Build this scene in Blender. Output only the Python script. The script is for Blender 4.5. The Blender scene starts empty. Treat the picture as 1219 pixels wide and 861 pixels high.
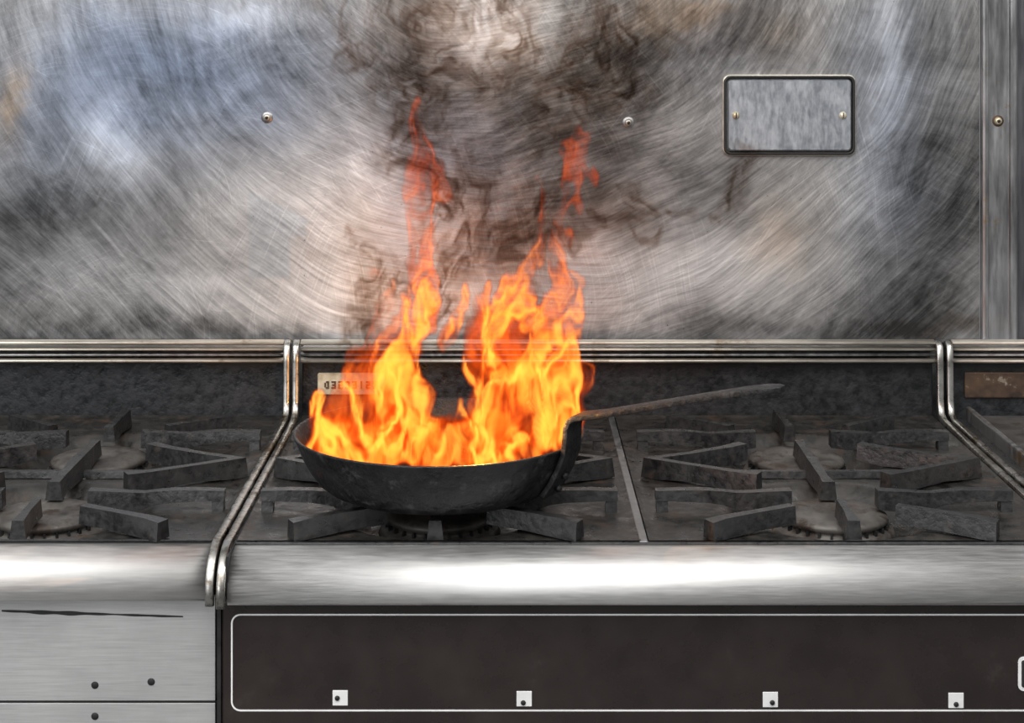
import bpy, bmesh, math, random
from mathutils import Vector, Matrix
random.seed(4)
scene = bpy.context.scene
scene.view_settings.view_transform = 'Standard'
F=2033.0; H=1.458; Y0=-1.83
# ---------------------------------------------------------------- helpers
def X(px,Y): return (px-605)*(Y-Y0)/F
def Z(py,Y): return H-(py-30)*(Y-Y0)/F

class NB:
    def __init__(s,t): s.t=t
    def n(s,ty,**k):
        nd=s.t.nodes.new(ty)
        for a,b in k.items(): setattr(nd,a,b)
        return nd
    def put(s,sock,v):
        if isinstance(v,bpy.types.NodeSocket): s.t.links.new(v,sock)
        elif v is not None:
            sock.default_value=v
    def m(s,op,a,b=None,c=None,clamp=False):
        nd=s.n('ShaderNodeMath',operation=op,use_clamp=clamp)
        s.put(nd.inputs[0],a); s.put(nd.inputs[1],b)
        if c is not None: s.put(nd.inputs[2],c)
        return nd.outputs[0]
    def v(s,op,a,b=None,sc=None):
        nd=s.n('ShaderNodeVectorMath',operation=op)
        s.put(nd.inputs[0],a)
        if b is not None: s.put(nd.inputs[1],b)
        if sc is not None: s.put(nd.inputs['Scale'],sc)
        return nd.outputs['Value'] if op in('LENGTH','DOT_PRODUCT','DISTANCE') else nd.outputs[0]
    def sep(s,v):
        nd=s.n('ShaderNodeSeparateXYZ'); s.put(nd.inputs[0],v); return nd.outputs
    def com(s,x,y,z):
        nd=s.n('ShaderNodeCombineXYZ')
        for i,q in enumerate((x,y,z)): s.put(nd.inputs[i],q)
        return nd.outputs[0]
    def noise(s,vec,scale=5.,detail=2.,rough=.5,dist=0.,col=False):
        nd=s.n('ShaderNodeTexNoise')
        s.put(nd.inputs['Vector'],vec); s.put(nd.inputs['Scale'],scale)
        s.put(nd.inputs['Detail'],detail); s.put(nd.inputs['Roughness'],rough); s.put(nd.inputs['Distortion'],dist)
        return nd.outputs[1] if col else nd.outputs[0]
    def mr(s,v,a,b,c=0.,d=1.,sm=False):
        nd=s.n('ShaderNodeMapRange')
        if sm: nd.interpolation_type='SMOOTHSTEP'
        s.put(nd.inputs[0],v); s.put(nd.inputs[1],a); s.put(nd.inputs[2],b); s.put(nd.inputs[3],c); s.put(nd.inputs[4],d)
        return nd.outputs[0]
    def mixc(s,f,a,b,mode='MIX'):
        nd=s.n('ShaderNodeMix',data_type='RGBA',blend_type=mode)
        s.put(nd.inputs[0],f)
        s.put(nd.inputs[6],(*a,1) if isinstance(a,tuple) and len(a)==3 else a)
        s.put(nd.inputs[7],(*b,1) if isinstance(b,tuple) and len(b)==3 else b)
        return nd.outputs[2]
    def bump(s,h,st,dist=.002):
        nd=s.n('ShaderNodeBump'); s.put(nd.inputs['Height'],h); s.put(nd.inputs['Strength'],st); s.put(nd.inputs['Distance'],dist)
        return nd.outputs[0]

def newmat(name):
    mt=bpy.data.materials.new(name); mt.use_nodes=True
    nb=NB(mt.node_tree); bs=mt.node_tree.nodes['Principled BSDF']
    tc=nb.n('ShaderNodeTexCoord').outputs['Object']
    return mt,nb,bs,tc

def mat_simple(name,c1,c2,metal,r1,r2,scale=40,stretch=(1,1,1),bump=.2,bd=.001,detail=5,spec=.5,c3=None,c3t=.58):
    mt,nb,bs,tc=newmat(name)
    p=nb.v('MULTIPLY',tc,stretch)
    a=nb.noise(p,scale,detail,.6)
    b=nb.noise(tc,scale*.22,4,.65)
    f=nb.mr(nb.m('ADD',nb.m('MULTIPLY',a,.5),nb.m('MULTIPLY',b,.5)),.36,.64)
    col=nb.mixc(f,c1,c2)
    if c3:
        r=nb.mr(nb.noise(tc,scale*.5,6,.7),c3t,c3t+.1)
        col=nb.mixc(r,col,c3)
    nb.put(bs.inputs['Base Color'],col); bs.inputs['Metallic'].default_value=metal
    nb.put(bs.inputs['Roughness'],nb.mr(a,.35,.65,r1,r2))
    bs.inputs['Specular IOR Level'].default_value=spec
    if bump: nb.put(bs.inputs['Normal'],nb.bump(a,bump,bd))
    return mt

def empty(name):
    o=bpy.data.objects.new(name,None); scene.collection.objects.link(o); return o
def obj(name,bm,mat,parent=None,smooth=False,bevel=0,seg=2):
    bmesh.ops.recalc_face_normals(bm,faces=bm.faces[:])
    me=bpy.data.meshes.new(name); bm.to_mesh(me); bm.free()
    o=bpy.data.objects.new(name,me); scene.collection.objects.link(o)
    for mm in (mat if isinstance(mat,(list,tuple)) else [mat]): me.materials.append(mm)
    if smooth:
        for p in me.polygons: p.use_smooth=True
    if bevel:
        b=o.modifiers.new('b','BEVEL'); b.width=bevel; b.segments=seg; b.limit_method='ANGLE'; b.angle_limit=math.radians(40)
    if parent: o.parent=parent
    return o
def addbox(bm,x0,x1,y0,y1,z0,z1,mi=0):
    vs=[bm.verts.new((x,y,z)) for x in(x0,x1) for y in(y0,y1) for z in(z0,z1)]
    for f in((0,1,3,2),(4,6,7,5),(0,4,5,1),(2,3,7,6),(0,2,6,4),(1,5,7,3)):
        fc=bm.faces.new([vs[i] for i in f]); fc.material_index=mi
def box(name,x0,x1,y0,y1,z0,z1,mat,parent=None,bevel=0):
    bm=bmesh.new(); addbox(bm,x0,x1,y0,y1,z0,z1); return obj(name,bm,mat,parent,bevel=bevel)
def extrude_x(name,prof,x0,x1,mat,parent=None,smooth=True,cap=True,sub=1):
    bm=bmesh.new(); rows=[]
    for i in range(sub+1):
        x=x0+(x1-x0)*i/sub
        rows.append([bm.verts.new((x,y,z)) for y,z in prof])
    n=len(prof)
    for r in range(sub):
        for i in range(n):
            j=(i+1)%n
            bm.faces.new((rows[r][i],rows[r][j],rows[r+1][j],rows[r+1][i]))
    if cap: bm.faces.new(rows[0]); bm.faces.new(rows[-1][::-1])
    return obj(name,bm,mat,parent,smooth)
def lathe(name,prof,c,mat,parent=None,seg=64,smooth=True,axis='Z'):
    bm=bmesh.new(); rings=[]
    for r,z in prof:
        if r<1e-6: rings.append([bm.verts.new((0,0,z))])
        else: rings.append([bm.verts.new((r*math.cos(2*math.pi*i/seg),r*math.sin(2*math.pi*i/seg),z)) for i in range(seg)])
    for a,b in zip(rings,rings[1:]):
        for i in range(seg):
            j=(i+1)%seg
            if len(a)==1 and len(b)==1: continue
            if len(a)==1: bm.faces.new((a[0],b[i],b[j]))
            elif len(b)==1: bm.faces.new((a[i],a[j],b[0]))
            else: bm.faces.new((a[i],a[j],b[j],b[i]))
    if axis=='Y': bmesh.ops.rotate(bm,verts=bm.verts[:],cent=(0,0,0),matrix=Matrix.Rotation(math.pi/2,3,'X'))
    bmesh.ops.translate(bm,verts=bm.verts[:],vec=c)
    o=obj(name,bm,mat,parent,smooth)
    return o
def tube(name,pts,rx,rz,mat,parent=None,seg=12):
    """rounded bar following pts lying in a constant-x plane"""
    bm=bmesh.new(); rings=[]
    P=[Vector(p) for p in pts]
    for i,p in enumerate(P):
        t=(P[min(i+1,len(P)-1)]-P[max(i-1,0)]).normalized()
        s=Vector((1,0,0)); u=t.cross(s).normalized()
        ring=[]
        for k in range(seg):
            a=2*math.pi*k/seg
            ca,sa=math.cos(a),math.sin(a)
            q=.45
            ring.append(bm.verts.new(p+s*rx*math.copysign(abs(ca)**q,ca)+u*rz*math.copysign(abs(sa)**q,sa)))
        rings.append(ring)
    for a,b in zip(rings,rings[1:]):
        for i in range(seg):
            j=(i+1)%seg; bm.faces.new((a[i],a[j],b[j],b[i]))
    bm.faces.new(rings[0]); bm.faces.new(rings[-1][::-1])
    return obj(name,bm,mat,parent,True)
def addbar(bm,pts,w,tt=.72):
    """pts: (x,y,ztop,zbot); vertical cast bar following a polyline"""
    n=len(pts); secs=[]
    for i in range(n):
        p=Vector(pts[i][:2])
        d1=(p-Vector(pts[i-1][:2])).normalized() if i>0 else None
        d2=(Vector(pts[i+1][:2])-p).normalized() if i<n-1 else None
        if d1 is None: d1=d2
        if d2 is None: d2=d1
        n1=Vector((-d1.y,d1.x)); n2=Vector((-d2.y,d2.x)); m=(n1+n2).normalized()
        k=1/max(.45,m.dot(n1)); ww=w[i] if isinstance(w,(list,tuple)) else w
        o=m*ww*.5*k; b=m*ww*.5*k*tt
        zt,zb=pts[i][2],pts[i][3]
        secs.append([bm.verts.new((p.x+b.x,p.y+b.y,zt)),bm.verts.new((p.x-b.x,p.y-b.y,zt)),
                     bm.verts.new((p.x-o.x,p.y-o.y,zb)),bm.verts.new((p.x+o.x,p.y+o.y,zb))])
    for a,b in zip(secs,secs[1:]):
        for i in range(4):
            j=(i+1)%4; bm.faces.new((a[i],a[j],b[j],b[i]))
    bm.faces.new(secs[0]); bm.faces.new(secs[-1][::-1])

# ---------------------------------------------------------------- materials
steel=mat_simple('brushed_steel',(.56,.555,.55),(.70,.695,.685),1,.46,.56,scale=30,stretch=(1,10,20),bump=.03,bd=.0004)
sheet=mat_simple('brushed_panel_steel',(.46,.46,.46),(.60,.60,.595),.55,.35,.5,scale=45,stretch=(.5,10,30),bump=.04,bd=.0004)
chrome=mat_simple('worn_chrome',(.24,.23,.21),(.60,.59,.56),1,.22,.42,scale=50,bump=.15,c3=(.12,.08,.04),c3t=.52)
railm=mat_simple('grimy_rail_metal',(.34,.31,.26),(.72,.68,.60),.75,.3,.5,scale=30,stretch=(.4,3,3),bump=.1,c3=(.22,.15,.08),c3t=.60)
trimsteel=mat_simple('rusty_trim_steel',(.17,.17,.17),(.42,.42,.43),.9,.3,.5,scale=30,stretch=(3,3,.4),bump=.2,c3=(.26,.18,.09),c3t=.60)
iron=mat_simple('cast_iron',(.008,.008,.009),(.036,.036,.036),.25,.26,.46,scale=110,bump=.6,bd=.0016,spec=.85,c3=(.045,.034,.027),c3t=.60)
plateiron=mat_simple('greasy_iron_plate',(.005,.005,.005),(.044,.039,.034),.25,.24,.6,scale=50,bump=.6,bd=.002,spec=.65,c3=(.058,.032,.019))
backiron=mat_simple('sooty_backguard',(.008,.009,.010),(.033,.035,.039),.3,.30,.65,scale=80,bump=.8,bd=.0025)
blackm=mat_simple('black_soot',(.004,.004,.004),(.016,.016,.016),0,.5,.8,scale=60,bump=.3)
cap=mat_simple('burner_cap_metal',(.032,.029,.027),(.14,.129,.116),.3,.4,.6,scale=50,bump=.3,c3=(.035,.024,.018),c3t=.52)
white=mat_simple('white_enamel',(.70,.70,.70),(.86,.86,.85),0,.35,.5,scale=60,bump=.05)
panelm=mat_simple('brown_black_enamel',(.017,.0125,.0115),(.028,.021,.019),0,.22,.36,scale=22,bump=.04,c3=(.040,.033,.031),c3t=.62)
rust=mat_simple('rusty_plate',(.03,.022,.02),(.12,.07,.04),.3,.5,.8,scale=50,bump=.5,c3=(.35,.31,.26),c3t=.6)
brass=mat_simple('aged_badge_metal',(.40,.32,.18),(.80,.75,.60),.5,.3,.5,scale=60,bump=.2)
panmat=mat_simple('seasoned_iron_pan',(.003,.003,.0035),(.024,.024,.026),.25,.36,.60,scale=75,bump=.9,bd=.003,c3=(.060,.060,.060),c3t=.58)
floorm=mat_simple('quarry_tile',(.14,.14,.14),(.2,.2,.2),0,.4,.6,scale=12,bump=.1)

# stainless wall: swirled scratches, tarnish, soot, plus reflections painted into the colour
def wall_material():
    mt,nb,bs,tc=newmat('swirled_stainless_wall')
    S=F/(0.66-Y0)
    wa=nb.v('SCALE',nb.v('SUBTRACT',nb.noise(tc,3.4,5,.70,col=True),(.5,.5,.5)),sc=.20)
    p=nb.v('ADD',tc,wa)
    x,y,z=nb.sep(p)
    def blob(px,py,rx,ry):
        cx=(px-605)/S; cz=H-(py-30)/S
        a=nb.m('DIVIDE',nb.m('SUBTRACT',x,cx),rx/S); b=nb.m('DIVIDE',nb.m('SUBTRACT',z,cz),ry/S)
        d=nb.m('ADD',nb.m('MULTIPLY',a,a),nb.m('MULTIPLY',b,b))
        return nb.m('POWER',2.718,nb.m('MULTIPLY',d,-1.))
    def total(lst,base):
        acc=base
        for (px,py,rx,ry,am) in lst: acc=nb.m('MULTIPLY_ADD',blob(px,py,rx,ry),am,acc)
        return acc
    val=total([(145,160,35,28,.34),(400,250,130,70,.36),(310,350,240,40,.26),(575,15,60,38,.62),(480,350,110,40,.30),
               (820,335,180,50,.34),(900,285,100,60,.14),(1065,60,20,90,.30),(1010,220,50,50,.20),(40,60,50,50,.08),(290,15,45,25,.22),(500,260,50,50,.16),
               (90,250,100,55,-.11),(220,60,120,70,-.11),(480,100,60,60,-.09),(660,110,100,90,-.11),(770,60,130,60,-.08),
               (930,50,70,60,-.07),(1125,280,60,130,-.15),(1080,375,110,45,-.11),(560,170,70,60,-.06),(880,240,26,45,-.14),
               (720,200,80,60,-.06),(0,340,70,100,-.09),(150,320,120,20,-.05),(600,402,900,15,-.16)],.22)  # bright patches paint the steel's highlights into the base colour
    def polar(px,py,fr,ft,seed,det=3,wob=.05):
        cx=(px-605)/S; cz=H-(py-30)/S
        q=nb.v('ADD',tc,nb.v('SCALE',nb.v('SUBTRACT',nb.noise(tc,1.9+seed*.15,2,.5,col=True),(.5,.5,.5)),sc=wob*3.))
        qx,qy,qz=nb.sep(q)
        a=nb.m('SUBTRACT',qx,cx); b=nb.m('SUBTRACT',qz,cz)
        r=nb.m('SQRT',nb.m('ADD',nb.m('MULTIPLY',a,a),nb.m('MULTIPLY',b,b)))
        th=nb.m('ARCTAN2',a,b)
        return nb.noise(nb.com(nb.m('MULTIPLY',r,fr),nb.m('MULTIPLY',th,ft),seed*7.3),1,det,.62)
    s1=polar(600,-160,340,7,1,4,.05); s2=polar(560,-60,85,4.,2,4,.08)
    s3=polar(150,420,330,7,3,4,.05); s4=polar(1000,560,320,7,4,4,.05); s5=polar(330,-260,360,5,5,3,.04); s6=polar(-300,500,340,6,6,4,.05)
    fine=nb.mr(s1,.36,.72)
    broad=nb.m('SUBTRACT',s2,.5)
    msk=nb.noise(tc,5.5,3,.6); msk2=nb.noise(nb.v('ADD',tc,(5.,2.,1.)),6.5,3,.6)
    m3=nb.m('MULTIPLY',nb.mr(s3,.52,.74),nb.mr(msk,.48,.62))
    m4=nb.m('MULTIPLY',nb.mr(s4,.52,.74),nb.mr(msk,.50,.36))
    m6=nb.m('MULTIPLY',nb.mr(s6,.52,.74),nb.mr(msk2,.50,.62))
    m5=nb.mr(s5,.60,.74)
    sc=nb.m('ADD',nb.m('MULTIPLY',fine,.12),nb.m('ADD',nb.m('MULTIPLY',m3,.09),nb.m('ADD',nb.m('MULTIPLY',m4,.09),nb.m('ADD',nb.m('MULTIPLY',m6,.11),nb.m('MULTIPLY',m5,.09)))))
    cloud=nb.m('SUBTRACT',nb.noise(tc,6.5,7,.70,.5),.5)
    cloud2=nb.m('SUBTRACT',nb.noise(nb.v('MULTIPLY',tc,(1,1,1.8)),19,4,.65,.2),.5)
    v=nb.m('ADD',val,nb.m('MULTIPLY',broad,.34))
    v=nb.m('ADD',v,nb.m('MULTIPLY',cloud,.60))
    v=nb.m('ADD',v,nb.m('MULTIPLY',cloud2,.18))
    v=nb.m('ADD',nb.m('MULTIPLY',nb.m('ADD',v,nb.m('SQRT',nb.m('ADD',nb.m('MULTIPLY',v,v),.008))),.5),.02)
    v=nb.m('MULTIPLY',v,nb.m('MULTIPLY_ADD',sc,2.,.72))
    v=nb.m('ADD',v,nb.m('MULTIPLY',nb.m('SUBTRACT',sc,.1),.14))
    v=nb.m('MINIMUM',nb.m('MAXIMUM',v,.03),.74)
    blue=nb.m('MAXIMUM',nb.m('MINIMUM',total([(220,80,180,90,.95),(60,150,90,110,.35),(1070,150,55,170,.45),(520,170,80,80,.45),(850,50,90,50,.25)],0.),1.),0.)  # blue reflection on the steel, painted into the base colour
    warm=nb.m('MAXIMUM',nb.m('MINIMUM',total([(580,90,120,80,.30),(800,8,60,18,1.4),(700,60,150,70,.30),(5,120,18,40,1.),(930,280,40,55,.7),(930,40,50,30,.6),(1150,400,60,12,.5)],0.),1.),0.)  # brown stains, plus an orange glow painted in at the top edge
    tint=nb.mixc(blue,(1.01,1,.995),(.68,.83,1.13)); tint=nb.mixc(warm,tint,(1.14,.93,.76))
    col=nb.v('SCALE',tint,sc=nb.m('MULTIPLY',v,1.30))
    sp=nb.mr(nb.noise(tc,170,2,.5),.73,.78)
    col2=nb.mixc(nb.m('MULTIPLY',sp,.5),col,(.05,.045,.04))
    nb.put(bs.inputs['Base Color'],col2)
    bs.inputs['Metallic'].default_value=.8
    nb.put(bs.inputs['Roughness'],nb.mr(s1,.3,.7,.40,.56))
    nb.put(bs.inputs['Normal'],nb.bump(nb.m('ADD',s1,nb.m('MULTIPLY',cloud,1.2)),.12,.0012))
    return mt
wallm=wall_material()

# ---------------------------------------------------------------- room
WY=.66
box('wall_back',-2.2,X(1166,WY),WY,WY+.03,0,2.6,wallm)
box('wall_back_extension',X(1210,WY),2.2,WY,WY+.03,0,2.6,
    mat_simple('dull_steel_panel',(.08,.08,.09),(.17,.17,.18),.8,.4,.6,scale=20,stretch=(6,1,.6),bump=.2))
box('floor',-2.2,2.2,-3.2,WY+.03,-.05,0,floorm)
xa,xb=X(1167,WY),X(1209,WY)
bm=bmesh.new()
prof=[(xa,WY+.002),(xa,WY-.012),(xa+.003,WY-.014),(xa+.008,WY-.014),(xa+.010,WY-.006),(xb-.012,WY-.006),(xb-.010,WY-.012),(xb-.003,WY-.012),(xb,WY-.010),(xb,WY+.002)]
lo=[bm.verts.new((a,b,.99)) for a,b in prof]; hi=[bm.verts.new((a,b,2.6)) for a,b in prof]
for i in range(len(prof)):
    j=(i+1)%len(prof); bm.faces.new((lo[i],lo[j],hi[j],hi[i]))
bm.faces.new(lo); bm.faces.new(hi[::-1])
obj('trim_1',bm,trimsteel,bevel=.0008)

def rrect(cx,cz,w,h,r,n=6):
    pts=[]
    for sx,sz,a0 in((1,1,0),(-1,1,90),(-1,-1,180),(1,-1,270)):
        for k in range(n+1):
            a=math.radians(a0+90*k/n)
            pts.append((cx+sx*(w/2-r)+r*math.cos(a),cz+sz*(h/2-r)+r*math.sin(a)))
    return pts
def loops_xz(name,loops,mat,parent=None,smooth=False,fill_last=True):
    bm=bmesh.new(); R=[[bm.verts.new((x,y,z)) for x,z in pts] for pts,y in loops]
    n=len(R[0])
    for a,b in zip(R,R[1:]):
        for i in range(n):
            j=(i+1)%n; bm.faces.new((a[i],a[j],b[j],b[i]))
    if fill_last: bm.faces.new(R[-1])
    return obj(name,bm,mat,parent,smooth)
cp=empty('outlet_cover_plate')
cx,cz=X(939,WY),Z(137,WY); s=(WY-Y0)/F
w,h=156*s,94*s
loops_xz('raised_frame',[(rrect(cx,cz,w,h,.010),WY+.001),(rrect(cx,cz,w,h,.010),WY-.006),(rrect(cx,cz,w-.003,h-.003,.009),WY-.008),
   (rrect(cx,cz,w-.007,h-.007,.008),WY-.007),(rrect(cx,cz,w-.009,h-.009,.007),WY-.001)],blackm,cp,True,False)
loops_xz('outer_rim',[(rrect(cx,cz,w+.003,h+.003,.011),WY+.001),(rrect(cx,cz,w+.003,h+.003,.011),WY-.004),(rrect(cx,cz,w-.0005,h-.0005,.010),WY-.0045)],railm,cp,True,False)  # lighter metal rim outside the dark frame
loops_xz('face_plate',[(rrect(cx,cz,w-.012,h-.012,.006),WY+.001),(rrect(cx,cz,w-.012,h-.012,.006),WY-.007),(rrect(cx,cz,w-.015,h-.015,.005),WY-.009)],
   mat_simple('spangled_zinc_plate',(.24,.26,.29),(.46,.485,.52),.7,.35,.55,scale=90,stretch=(1.8,1,.6),bump=.2),cp)
for px in(875,1002):
    lathe('screw',[(0,.0045),(.002,.0044),(.0045,.003),(.0055,0)],(X(px,WY),WY-.009,Z(137,WY)),brass,cp,20,axis='Y')
    box('screw_slot',X(px,WY)-.0007,X(px,WY)+.0007,WY-.0140,WY-.012,Z(137,WY)-.004,Z(137,WY)+.004,blackm,cp)
for px,py,yy,m2 in((318,140,WY,railm),(748,146,WY,railm),(1188,144,WY-.006,brass)):
    sc=empty('wall_screw')
    lathe('washer',[(0,.001),(.0075,.001),(.0085,0)],(X(px,yy),yy,Z(py,yy)),rust if m2 is brass else trimsteel,sc,28,axis='Y')
    lathe('head',[(0,.005),(.003,.0048),(.0050,.003),(.0056,.0009)],(X(px,yy),yy,Z(py,yy)),m2,sc,24,axis='Y')
    lathe('socket',[(0,.0058),(.0026,.0056),(.0028,.004)],(X(px,yy),yy,Z(py,yy)),blackm,sc,6,axis='Y')

# ---------------------------------------------------------------- ranges
ZT=.90
def plate(name,x0,x1,parent,cx=None,yf=.004,yb=.592):
    nx,ny=90,120; bm=bmesh.new(); g=[]
    for i in range(nx+1):
        row=[]
        for j in range(ny+1):
            x=x0+(x1-x0)*i/nx; y=yf+(yb-yf)*j/ny; z=ZT+.002
            if cx is not None:
                for cy in(.130,.380):
                    d=math.hypot((x-cx),(y-cy)*1.02)/.124
                    if d<1: z-=.029*(0.5+0.5*math.cos(math.pi*min(1,max(0,(d-.64)/.36)))) if d>.64 else .029
                e=min(x-x0,x1-x,y-yf,yb-y)
                if e<.006: z+=.0025*(1-e/.006)
            row.append(bm.verts.new((x,y,z)))
        g.append(row)
    for i in range(nx):
        for j in range(ny):
            bm.faces.new((g[i][j],g[i+1][j],g[i+1][j+1],g[i][j+1]))
    return obj(name,bm,plateiron,parent,True)
def grate(parent,cx):
    bm=bmesh.new(); T=.9268; B=.9030; M=.914
    for s in(-1,1):
        for yy in(.409,.126):
            # flat outer wing dropping into a deeper inner finger
            addbar(bm,[(cx+s*.204,yy+.001,T-.001,M+.001),(cx+s*.172,yy+.001,T,M),(cx+s*.145,yy,T,M-.001),(cx+s*.126,yy,T-.0015,M-.004),(cx+s*.112,yy-.0005,T-.003,B+.002),(cx+s*.098,yy-.001,T-.0025,B),(cx+s*.070,yy-.001,T-.001,B),(cx+s*.049,yy-.001,T,B+.003)],[.017,.018,.017,.015,.014,.015,.017,.019],.8)
            addbar(bm,[(cx+s*.203,yy+.001,.915,ZT+.001),(cx+s*.190,yy+.001,.915,ZT+.001)],.018)
        addbar(bm,[(cx+s*.074,.342,T,B+.004),(cx+s*.100,.325,T-.001,B),(cx+s*.150,.294,T-.001,B+.003),(cx+s*.186,.273,T,B),(cx+s*.195,.267,T,B),(cx+s*.187,.261,T,B),(cx+s*.150,.240,T-.001,B+.003),(cx+s*.100,.209,T-.001,B),(cx+s*.075,.195,T,B+.004)],[.020,.016,.013,.015,.017,.015,.013,.016,.021],.78)
        addbar(bm,[(cx+s*.152,.517,T-.004,B),(cx+s*.110,.473,T-.002,B+.003),(cx+s*.076,.438,T,B+.003)],[.017,.013,.018])
        addbar(bm,[(cx+s*.156,.013,T-.004,B),(cx+s*.140,.021,T-.002,B),(cx+s*.100,.041,T-.001,B+.003),(cx+s*.058,.062,T,B+.004)],[.022,.018,.014,.016],.78)
    addbar(bm,[(cx,.53,T,B),(cx,.48,T-.001,B+.003),(cx,.43,T,B+.003)],[.018,.013,.017])
    addbar(bm,[(cx,.358,T,B+.004),(cx,.330,T-.001,B+.002),(cx,.267,T+.001,B),(cx,.190,T-.001,B+.002),(cx,.156,T,B+.002)],[.016,.013,.018,.014,.020])
    addbar(bm,[(cx,.085,T,B+.004),(cx,.045,T-.001,B+.003),(cx,.010,T-.003,B)],[.013,.012,.018])
    addbar(bm,[(cx-.18,.267,.911,B),(cx+.18,.267,.911,B)],.012)
    return obj('grate',bm,iron,parent,bevel=.0026,seg=3)
def burner(parent,cx,cy):
    z=.874
    lathe('burner_head',[(0,z),(.066,z),(.070,z+.004),(.066,z+.012),(.058,z+.014),(.058,z+.018),(.061,z+.020),(.060,z+.025),(.052,z+.028),(.024,z+.029),(.020,z+.026),(0,z+.026)],(cx,cy,0),cap,parent,56)
    bm=bmesh.new()
    for k in range(28):
        a=2*math.pi*k/28; c,s_=math.cos(a),math.sin(a)
        addbar(bm,[(cx+.056*c,cy+.056*s_,z+.0185,z+.013),(cx+.0625*c,cy+.0625*s_,z+.0185,z+.013)],.003)
    obj('burner_port_teeth',bm,iron,parent)

def ledge(parent,x0,x1):
    box('backguard_panel',x0,x1,.592,.625,ZT-.02,.985,backiron,parent,.002)
    box('vent_backing',x0,x1,.606,.64,.975,1.000,blackm,parent)
    def rod(nm,y,z,ry,rz,m_):
        pr=[(y+ry*math.cos(a*math.pi/6),z+rz*math.sin(a*math.pi/6)) for a in range(12)]
        extrude_x(nm,pr,x0,x1,m_,parent)
    rod('vent_rail_top',.585,1.0095,.010,.0038,railm)
    rod('vent_rail_mid',.583,1.0005,.008,.0026,railm)
    rod('vent_rail_low',.582,.9930,.008,.0024,trimsteel)
    rod('vent_rail_base',.583,.9845,.010,.0036,railm)
    box('vent_cap',x0,x1,.590,.657,.995,1.0005,trimsteel,parent,.001)
    for k in range(int((x1-x0)/.127)+1):
        xx=x0+.06+k*.127
        if xx<x1: box('vent_rib',xx-.002,xx+.002,.588,.607,.982,1.00,blackm,parent)
def bullnose(parent,x0,x1,dy):
    pr=[(.004,.9005),(-.008,.9010),(-.022,.899),(-.034,.894),(-.044,.886),(-.050,.877),(-.053,.867),(-.053,.857),(-.051,.8535),(-.045,.8525),(-.02,.8525),(.004,.8525)]
    extrude_x('front_rail',[(a+dy,b) for a,b in pr],x0,x1,steel,parent)
def bead(nm,x,parent,dy=0,m_=None):
    pts=[(x,.588,1.006),(x,.580,1.010),(x,.572,1.005),(x,.570,.985),(x,.568,.93),(x,.562,.912),(x,.545,.906)]
    pts+=[(x,y,.905) for y in(.4,.25,.1,0.01)]
    pts+=[(x,-.012,.9055),(x,-.026,.903),(x,-.040,.897),(x,-.050,.887),(x,-.056,.876),(x,-.058,.865),(x,-.058,.853)]
    pts=[(a,b+(dy if b<.2 else 0),c) for a,b,c in pts]
    tube(nm,pts,.0047,.0045,m_ or chrome,parent)
def body(parent,x0,x1,front):
    box('cabinet',x0,x1,-.017,.59,.12,.868,backiron,parent)
    for xx in(x0+.05,x1-.05):
        for yy in(.03,.53):
            lathe('leg',[(0,0),(.022,0),(.022,.02),(.016,.03),(.016,.13),(0,.13)],(xx,yy,0),steel,parent,20)

C1,C2,C0=-.0787,.3725,-.5285
R=empty('gas_range')
XL,XR=-.2925,.602
body(R,XL,XR,None)
plate('burner_deck_1',XL+.001,C1+.2215,R,C1); plate('burner_deck_2',C2-.2215,XR-.001,R,C2)
box('deck_seam_strip',.1455-.0045,.1455+.0045,0.002,.592,.885,.9045,trimsteel,R,.001)
for cx in(C1,C2):
    grate(R,cx); burner(R,cx,.125); burner(R,cx,.375)
ledge(R,XL,XR); bullnose(R,XL,XR,0)
bead('edge_bead_left',-.2985,R); bead('edge_bead_right',.6065,R)
box('bead_joint_left',-.2942,-.2920,-.05,.60,.86,.9035,blackm,R)
box('deck_front_lip',XL,XR,-.001,.005,.88,.9035,iron,R,.001)
PY=-.034
box('control_panel',XL-.009,XR,PY,-.018,.56,.8515,panelm,R,.002)
box('panel_side_edge',XL-.0135,XL-.0095,PY-.002,-.018,.56,.8515,blackm,R)
def outline(nm,cx,cz,w,h,r,t,y,parent,m_=white):
    loops_xz(nm,[(rrect(cx,cz,w,h,r),y+.0006),(rrect(cx,cz,w,h,r),y-.0004),(rrect(cx,cz,w-2*t,h-2*t,r-t),y-.0004),(rrect(cx,cz,w-2*t,h-2*t,r-t),y+.0006)],m_,parent,False,False)
x0,x1=X(275,PY),.592; z1,z0=Z(731,PY),Z(847,PY)
outline('panel_outline',(x0+x1)/2,(z0+z1)/2,x1-x0,z1-z0,.010,.0017,PY,R)
for i,(px,py) in enumerate(((405,831),(624,832),(917,833),(1138,834))):
    a,b=X(px,PY),Z(py,PY)
    box('indicator_square_%d'%(i+1),a-.0080,a+.0080,PY-.0008,PY+.001,b-.0080,b+.0080,white,R,.0004)
    ox,oz=((-.003,.0),(-.001,-.004),(.002,-.003),(.0,-.004))[i]
    lathe('indicator_hole_%d'%(i+1),[(0,.0012),(.0025,.0012),(.0027,0)],(a+ox,PY-.0008,b+oz),blackm,R,16,axis='Y')
a,b=X(1232,PY),Z(802,PY)
outline('switch_bezel',a,b,.036,.036,.006,.0035,PY-.001,R)
box('switch_face',a-.014,a+.014,PY-.003,PY,b-.014,b+.014,blackm,R,.002)
box('oven_door',XL+.03,XR-.03,-.05,-.02,.16,.54,steel,R,.006)
bx0,bx1,bz0,bz1=X(378,.59),X(458,.59),Z(470,.59),Z(444,.59)
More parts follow.
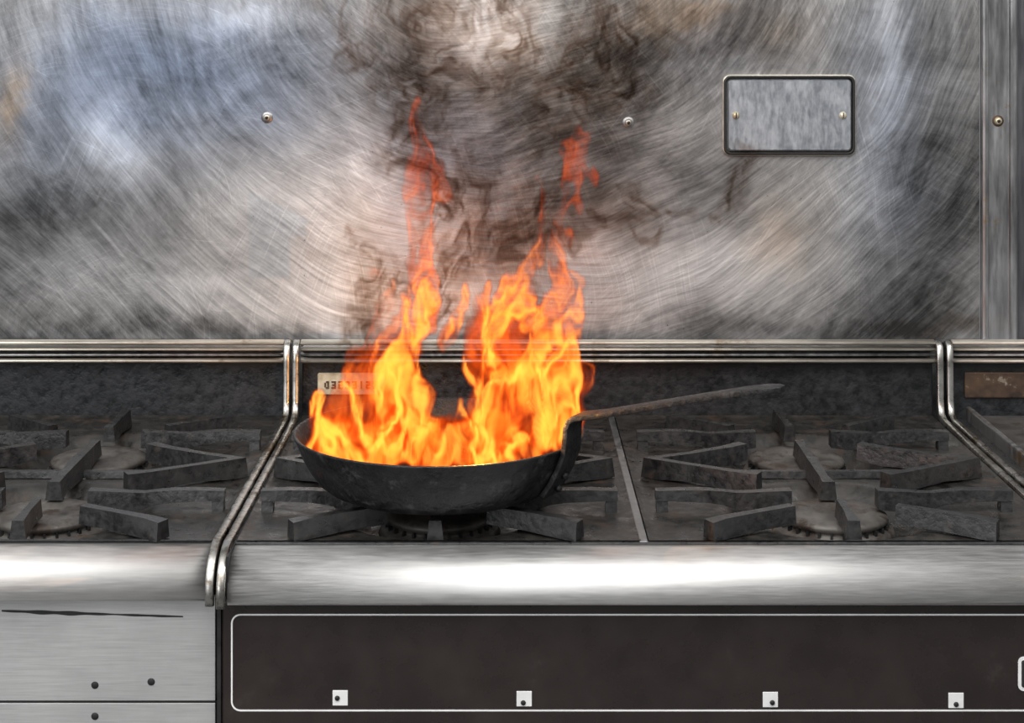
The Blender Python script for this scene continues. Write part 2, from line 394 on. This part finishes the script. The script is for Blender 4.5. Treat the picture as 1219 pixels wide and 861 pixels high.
loops_xz('badge_plate',[(rrect((bx0+bx1)/2,(bz0+bz1)/2,bx1-bx0,bz1-bz0,.003),.593),(rrect((bx0+bx1)/2,(bz0+bz1)/2,bx1-bx0,bz1-bz0,.003),.5895),(rrect((bx0+bx1)/2,(bz0+bz1)/2,bx1-bx0-.002,bz1-bz0-.002,.002),.5885)],brass,R)
bm=bmesh.new()
lx=bx0+.010
gl={'D':[(0,0,1,5),(1,0,1,1),(1,4,1,1),(2,1,1,3)],'E':[(0,0,1,5),(1,0,2,1),(1,2,1.5,1),(1,4,2,1)],'S':[(0,0,3,1),(2,1,1,1),(0,2,3,1),(0,3,1,1),(0,4,3,1)],'C':[(0,0,1,5),(1,0,2,1),(1,4,2,1)],'I':[(1,0,1,5)],'K':[(0,0,1,5),(1,2,1,1),(2,3,1,2),(2,0,1,2)]}
for ch in 'DESCEISK':
    for (u,v_,w_,h_) in gl[ch]:
        uu=3-u-w_; k=.0021
        addbox(bm,lx+uu*k,lx+(uu+w_)*k,.5872,.589,bz0+.009+v_*k,bz0+.009+(v_+h_)*k)
    lx+=.0098
obj('badge_lettering',bm,rust,R)

# left range
L=empty('gas_range'); LX0,LX1=-1.22,-.3170
body(L,LX0,LX1,None)
plate('burner_deck_1',C0-.2215,LX1-.001,L,C0); plate('burner_deck_2',C0-.2215-.45,C0-.2295,L,C0-.45)
box('deck_seam_strip',C0-.229,C0-.222,.012,.592,.885,.9045,trimsteel,L,.001)
for cx in(C0,C0-.45):
    grate(L,cx); burner(L,cx,.125); burner(L,cx,.375)
ledge(L,LX0,LX1); bullnose(L,LX0,LX1,.014)
bead('edge_bead_right',-.3112,L,.008)
box('deck_front_lip',LX0,LX1,.009,.014,.88,.9035,iron,L,.001)
LY=-.026
zs=Z(836,LY)
box('front_panel_upper',LX0,-.3095,LY,-.018,zs+.0014,.8535,sheet,L,.0004)
box('front_panel_lower',LX0,-.3095,LY,-.018,.56,zs-.0014,sheet,L,.0004)
box('front_panel_gap',LX0,-.3100,LY+.0012,-.0165,zs-.004,zs+.004,blackm,L)
for px,py,yy in((113,816,LY),(180,812,LY),(113,853,LY)):
    lathe('panel_hole',[(0,.0006),(.0036,.0006),(.0040,0)],(X(px,yy),yy,Z(py,yy)),blackm,L,20,axis='Y')
bm=bmesh.new()
sm=[]
for k in range(60):
    u=k/59; sm.append((X(2+216*u,LY),Z(727+7*u,LY),.0012+.0036*abs(math.sin(u*4.2+.5))*(.75+.25*math.sin(u*37))*math.sin(math.pi*min(1,u*.9+.1))))
up=[bm.verts.new((a,LY-.0004,b+t*.45)) for a,b,t in sm]; dn=[bm.verts.new((a,LY-.0004,b-t*.7)) for a,b,t in sm]
for k in range(59): bm.faces.new((up[k],up[k+1],dn[k+1],dn[k]))
obj('scorch_mark',bm,blackm,L)
box('oven_door',LX0+.03,LX1-.03,-.05,-.02,.16,.54,steel,L,.006)

# right range (griddle)
G=empty('griddle_range'); GX0,GX1=.6265,1.5
body(G,GX0,GX1,None)
bead('edge_bead_left',.6205,G)
ledge(G,GX0,GX1); bullnose(G,GX0,GX1,0)
gp=mat_simple('griddle_steel',(.06,.057,.055),(.17,.165,.16),.6,.3,.5,scale=25,bump=.2,c3=(.06,.04,.025))
box('griddle_frame',GX0,GX1,0,.592,.885,.904,iron,G,.002)
box('griddle_plate',GX0+.03,GX1-.03,.03,.56,.903,.912,gp,G,.003)
box('splash_rim_left',GX0+.016,GX0+.024,.02,.57,.90,.922,trimsteel,G,.002)
box('rusty_name_plate',X(1148,.59),X(1148,.59)+.16,.588,.593,Z(474,.59),Z(443,.59),rust,G,.002)
box('control_panel',GX0,GX1,-.034,-.018,.56,.8515,panelm,G,.002)

# ---------------------------------------------------------------- pan
P=empty('frying_pan'); pcx,pcy=-.0790,.130; zb=.9282
outer=[(0,zb),(.108,zb),(.119,zb+.0012),(.130,zb+.006),(.139,zb+.013),(.148,zb+.025),(.157,zb+.041),(.1660,zb+.063)]
inner=[(.1672,zb+.0650),(.1655,zb+.0662),(.1630,zb+.0650),(.154,zb+.041),(.145,zb+.026),(.136,zb+.0155),(.127,zb+.008),(.115,zb+.004),(0,zb+.0035)]
o=lathe('pan_bowl',outer+inner,(pcx,pcy,0),panmat,P,96)
ang=math.radians(-29); dr=Vector((math.cos(ang),math.sin(ang),0)); pr=Vector((-dr.y,dr.x,0))
path=[(.140,zb+.0095,.017),(.1455,zb+.0165,.0185),(.153,zb+.027,.019),(.161,zb+.042,.019),(.1685,zb+.060,.019),(.1705,zb+.078,.0185),(.171,zb+.089,.018),(.1735,zb+.0965,.017),(.179,zb+.1005,.016),(.188,zb+.1025,.0150),(.21,zb+.107,.0140),(.26,zb+.120,.013),(.32,zb+.1355,.0125),(.37,zb+.148,.013),(.395,zb+.153,.014),(.408,zb+.1545,.012),(.414,zb+.1545,.007)]
bm=bmesh.new(); rings=[]
for i,(r,z,w_) in enumerate(path):
    a=Vector((path[max(i-1,0)][0],path[max(i-1,0)][1])); b=Vector((path[min(i+1,len(path)-1)][0],path[min(i+1,len(path)-1)][1]))
    t=(b-a).normalized(); nn=Vector((-t.y,t.x))*.0029
    c=Vector((pcx,pcy,0))+dr*r+Vector((0,0,z)); nv=dr*nn.x+Vector((0,0,nn.y))
    ring=[]
    for u,v_ in((-1,-1),(-.9,-1.1),(.9,-1.1),(1,-1),(1,1),(.9,1.1),(-.9,1.1),(-1,1)):
        ring.append(bm.verts.new(c+pr*w_*u+nv*v_*1.0))
    rings.append(ring)
for a,b in zip(rings,rings[1:]):
    for i in range(8):
        j=(i+1)%8; bm.faces.new((a[i],a[j],b[j],b[i]))
bm.faces.new(rings[0]); bm.faces.new(rings[-1][::-1])
ho=obj('handle',bm,panmat,P,True,bevel=.0008)
for (r,z) in((.1495,zb+.021),(.158,zb+.036)):
    c=Vector((pcx,pcy,0))+dr*(r+.004)+Vector((0,0,z-.003))
    bm=bmesh.new(); bmesh.ops.create_uvsphere(bm,u_segments=14,v_segments=8,radius=.0042); bmesh.ops.translate(bm,verts=bm.verts[:],vec=c)
    obj('handle_rivet',bm,panmat,P,True)

# ---------------------------------------------------------------- fire & smoke volumes
def vol_object(name,mn,mx,vox,fn,mat):
    me=bpy.data.meshes.new(name); me.from_pydata([((mn[0]+mx[0])/2,(mn[1]+mx[1])/2,(mn[2]+mx[2])/2)],[],[])
    o=bpy.data.objects.new(name,me); scene.collection.objects.link(o)
    ng=bpy.data.node_groups.new(name+'_gn','GeometryNodeTree')
    ng.interface.new_socket(name='Geometry',in_out='INPUT',socket_type='NodeSocketGeometry')
    ng.interface.new_socket(name='Geometry',in_out='OUTPUT',socket_type='NodeSocketGeometry')
    nb=NB(ng); out=nb.n('NodeGroupOutput')
    pos=nb.n('GeometryNodeInputPosition').outputs[0]
    vc=nb.n('GeometryNodeVolumeCube')
    vc.inputs['Min'].default_value=mn; vc.inputs['Max'].default_value=mx
    for i,k in enumerate('XYZ'): vc.inputs['Resolution '+k].default_value=int((mx[i]-mn[i])/vox[i])
    nb.put(vc.inputs['Density'],fn(nb,pos))
    sm_=nb.n('GeometryNodeSetMaterial'); sm_.inputs['Material'].default_value=mat
    ng.links.new(vc.outputs[0],sm_.inputs[0]); ng.links.new(sm_.outputs[0],out.inputs[0])
    md=o.modifiers.new('vol','NODES'); md.node_group=ng
    me.materials.append(mat)
    return o
def capsule(nb,p,a,b,r0,r1):
    a=Vector(a); b=Vector(b); ba=b-a
    pa=nb.v('SUBTRACT',p,tuple(a))
    t=nb.m('DIVIDE',nb.v('DOT_PRODUCT',pa,tuple(ba)),ba.dot(ba),clamp=True)
    d=nb.v('LENGTH',nb.v('SUBTRACT',pa,nb.v('SCALE',tuple(ba),sc=t)))
    r=nb.m('MULTIPLY_ADD',t,r1-r0,r0)
    return nb.m('SUBTRACT',1.,nb.m('DIVIDE',d,r))
def flame_fn(nb,pos):
    x,y,z=nb.sep(pos)
    h=nb.m('MAXIMUM',nb.m('SUBTRACT',z,.98),0.)
    n1=nb.v('SUBTRACT',nb.noise(nb.v('MULTIPLY',pos,(1,.5,.6)),14,2,.5,col=True),(.5,.5,.5))
    n2=nb.v('SUBTRACT',nb.noise(nb.v('MULTIPLY',pos,(1,.35,.55)),38,2,.5,col=True),(.5,.5,.5))
    p=nb.v('ADD',pos,nb.v('SCALE',n1,sc=nb.m('MULTIPLY_ADD',nb.m('MINIMUM',h,.2),.34,.034)))
    p=nb.v('ADD',p,nb.v('SCALE',n2,sc=nb.m('MULTIPLY_ADD',nb.m('MINIMUM',h,.2),.14,.018)))
    base=nb.m('SUBTRACT',1.,nb.v('LENGTH',nb.v('DIVIDE',nb.v('SUBTRACT',p,(-.079,.125,.984)),(.174,.138,.034))))
    caps=[((-.210,.11,.985),(-.218,.12,1.02),.038,.014),((-.180,.09,.985),(-.165,.11,1.06),.040,.014),((-.165,.10,1.02),(-.135,.12,1.10),.034,.016),
          ((-.135,.12,.99),(-.125,.13,1.12),.046,.034),((-.120,.13,1.10),(-.095,.13,1.20),.034,.018),((-.097,.13,1.19),(-.090,.13,1.37),.024,.014),
          ((-.160,.13,1.05),(-.150,.13,1.16),.022,.008),((-.115,.12,1.0),(-.100,.12,1.05),.034,.016),
          ((-.030,.13,.99),(-.010,.13,1.09),.048,.040),((.035,.11,1.0),(.030,.12,1.12),.052,.040),((.010,.12,1.08),(.020,.13,1.20),.040,.014),
          ((.045,.13,1.13),(.060,.13,1.22),.022,.012),((.058,.13,1.21),(.090,.13,1.33),.016,.011),((.064,.11,.985),(.080,.11,1.07),.030,.012),((-.055,.07,.985),(-.060,.08,1.04),.036,.01),
          ((-.040,.12,1.06),(-.030,.13,1.14),.030,.012),((.060,.12,1.06),(.064,.13,1.15),.024,.008),((.030,.13,1.19),(.020,.13,1.28),.018,.007),((-.070,.13,1.11),(-.060,.13,1.17),.016,.007)]
    e=base
    for c in caps: e=nb.m('MAXIMUM',e,capsule(nb,p,*c))
    q=nb.v('MULTIPLY',p,(1,.18,.38))
    r1=nb.noise(q,27,2.5,.55,1.0)
    ridge=nb.m('SUBTRACT',1.,nb.m('MULTIPLY',nb.m('ABSOLUTE',nb.m('SUBTRACT',r1,.5)),12.),clamp=True)
    r3=nb.noise(nb.v('ADD',q,(7.,3.,2.)),46,2,.5,.8)
    ridge2=nb.m('SUBTRACT',1.,nb.m('MULTIPLY',nb.m('ABSOLUTE',nb.m('SUBTRACT',r3,.5)),11.),clamp=True)
    r2=nb.noise(nb.v('ADD',q,(3.1,1.7,.4)),17,2,.5,.4)
    hole=nb.mr(r2,.44,.57,.0,1.)
    core=nb.m('MAXIMUM',nb.m('SUBTRACT',e,nb.m('MULTIPLY',nb.m('SUBTRACT',1.,hole),.36)),0.)
    edge=nb.m('MULTIPLY',nb.mr(core,0.,.10,0.,1.),nb.mr(core,.35,.12,0.,1.))
    mixd=nb.m('ADD',nb.m('MULTIPLY',nb.m('POWER',ridge,1.6),2.4),nb.m('MULTIPLY_ADD',ridge2,.50,nb.m('MULTIPLY',hole,.15)))
    den=nb.m('MULTIPLY',nb.mr(core,.0,.22,0,1,True),nb.m('MULTIPLY_ADD',edge,.24,mixd))
    fall=nb.mr(z,1.08,1.27,1.,.22)
    rr=nb.v('LENGTH',nb.com(nb.m('SUBTRACT',x,pcx),nb.m('SUBTRACT',y,pcy),0.))
    inside=nb.m('MAXIMUM',nb.mr(z,.990,1.004),nb.mr(rr,.150,.160,1.,0.))
    den=nb.m('MULTIPLY',den,inside)
    return nb.m('MAXIMUM',nb.m('SUBTRACT',nb.m('MULTIPLY',den,fall),.01),0.)
def vol_mat(name):
    mt=bpy.data.materials.new(name); mt.use_nodes=True; t=mt.node_tree; t.nodes.clear()
    nb=NB(t); out=nb.n('ShaderNodeOutputMaterial'); at=nb.n('ShaderNodeAttribute',attribute_name='density')
    return mt,nb,out,at.outputs['Fac']
fm,nb,out,den=vol_mat('fire')
em=nb.n('ShaderNodeEmission'); ab=nb.n('ShaderNodeVolumeAbsorption'); ad=nb.n('ShaderNodeAddShader')
nb.put(em.inputs['Color'],nb.mixc(nb.mr(den,.25,1.7),(1,.092,.005),(1,.43,.055)))
nb.put(em.inputs['Strength'],nb.m('MULTIPLY',den,nb.mr(den,.05,.5,38.,58.)))
nb.put(ab.inputs['Color'],(.46,.23,.10,1)); nb.put(ab.inputs['Density'],nb.m('MULTIPLY_ADD',den,25.,nb.m('MULTIPLY',nb.mr(den,0.,.12),19.)))
fm.node_tree.links.new(em.outputs[0],ad.inputs[0]); fm.node_tree.links.new(ab.outputs[0],ad.inputs[1]); fm.node_tree.links.new(ad.outputs[0],out.inputs['Volume'])
vol_object('flame',(-.285,.02,.945),(.145,.24,1.42),(.0018,.0055,.0022),flame_fn,fm)

def smoke_fn(nb,pos):
    x,y,z=nb.sep(pos)
    n1=nb.v('SUBTRACT',nb.noise(nb.v('MULTIPLY',pos,(1,.4,1)),7,2,.5,col=True),(.5,.5,.5))
    n2=nb.v('SUBTRACT',nb.noise(nb.v('MULTIPLY',pos,(1,.3,1)),22,2,.5,col=True),(.5,.5,.5))
    p=nb.v('ADD',nb.v('ADD',pos,nb.v('SCALE',n1,sc=.18)),nb.v('SCALE',n2,sc=.06))
    caps=[((-.10,.13,1.13),(-.10,.13,1.32),.08,.09),((-.09,.13,1.32),(-.12,.13,1.54),.10,.15),((.02,.13,1.20),(.04,.13,1.40),.07,.11),
          ((.04,.13,1.36),(.12,.13,1.56),.11,.18),((-.17,.13,1.10),(-.18,.13,1.22),.045,.05),((.25,.13,1.23),(.26,.13,1.30),.036,.04),((-.03,.13,1.13),(-.03,.13,1.3),.08,.08),((.09,.13,1.24),(.16,.13,1.22),.045,.04)]
    e=None
    for c in caps:
        k=capsule(nb,p,*c); e=k if e is None else nb.m('MAXIMUM',e,k)
    q=nb.v('MULTIPLY',p,(1,.22,.75))
    r1=nb.noise(q,24,2.,.5,1.6)
    ridge=nb.m('SUBTRACT',1.,nb.m('MULTIPLY',nb.m('ABSOLUTE',nb.m('SUBTRACT',r1,.5)),26.),clamp=True)
    soft=nb.m('SUBTRACT',1.,nb.m('MULTIPLY',nb.m('ABSOLUTE',nb.m('SUBTRACT',r1,.5)),4.),clamp=True)
    r2=nb.mr(nb.noise(q,12,2,.5),.38,.60)
    d=nb.m('MULTIPLY',nb.mr(e,0.,.45,0,1,True),nb.m('MULTIPLY',nb.m('ADD',nb.m('MULTIPLY',ridge,.85),nb.m('MULTIPLY',nb.m('POWER',soft,1.6),.42)),r2))
    return nb.m('MAXIMUM',nb.m('SUBTRACT',d,.01),0.)
sm2,nb,out,den=vol_mat('smoke_soot')
ab=nb.n('ShaderNodeVolumeAbsorption')
nb.put(ab.inputs['Color'],(.42,.29,.20,1)); nb.put(ab.inputs['Density'],nb.m('MULTIPLY',den,44.))
sm2.node_tree.links.new(ab.outputs[0],out.inputs['Volume'])
vol_object('smoke',(-.29,.095,1.06),(.33,.165,1.58),(.0018,.0050,.0018),smoke_fn,sm2)

# ---------------------------------------------------------------- light
wd=bpy.data.worlds.new('World'); scene.world=wd; wd.use_nodes=True
nb=NB(wd.node_tree); bg=wd.node_tree.nodes['Background']
tc=nb.n('ShaderNodeTexCoord').outputs['Generated']
gx,gy,gz=nb.sep(tc)
nb.put(bg.inputs['Color'],nb.mixc(nb.mr(gz,-.1,.7),(.26,.26,.265),(1.0,1.0,1.0))); bg.inputs['Strength'].default_value=.8
def area(name,loc,tgt,sx,sy,e,c=(1,1,1)):
    l=bpy.data.lights.new(name,'AREA'); l.shape='RECTANGLE'; l.size=sx; l.size_y=sy; l.energy=e; l.color=c
    o=bpy.data.objects.new(name,l); scene.collection.objects.link(o); o.location=loc
    o.rotation_euler=(Vector(tgt)-Vector(loc)).to_track_quat('-Z','Y').to_euler()
area('overhead_softbox',(-.62,-1.0,2.55),(-.25,.2,.9),2.6,1.2,48,(1,.985,.96))  # added softbox at ceiling height, stands in for the overhead room light
area('right_softbox',(1.0,-.5,2.5),(.5,.3,.9),.9,.5,11,(1,.98,.95))  # added softbox high on the right, there is no hood
area('rear_left_softbox',(-1.9,-2.6,1.9),(-.2,.6,1.1),1.6,1.4,24,(.95,.97,1))  # added softbox behind the camera to the left, not a real window
l=bpy.data.lights.new('fire_light','POINT'); l.energy=3.2; l.color=(1,.46,.13); l.shadow_soft_size=0
o=bpy.data.objects.new('fire_light',l); scene.collection.objects.link(o); o.location=(-.03,.04,1.05)

cam=bpy.data.cameras.new('camera'); co=bpy.data.objects.new('camera',cam); scene.collection.objects.link(co)
co.location=(0,Y0,H); co.rotation_euler=(math.pi/2,0,0)
cam.sensor_width=36; cam.lens=F/1219*36; cam.shift_x=4.5/1219; cam.shift_y=-(430.5-30)/1219; cam.clip_start=.05
scene.camera=co
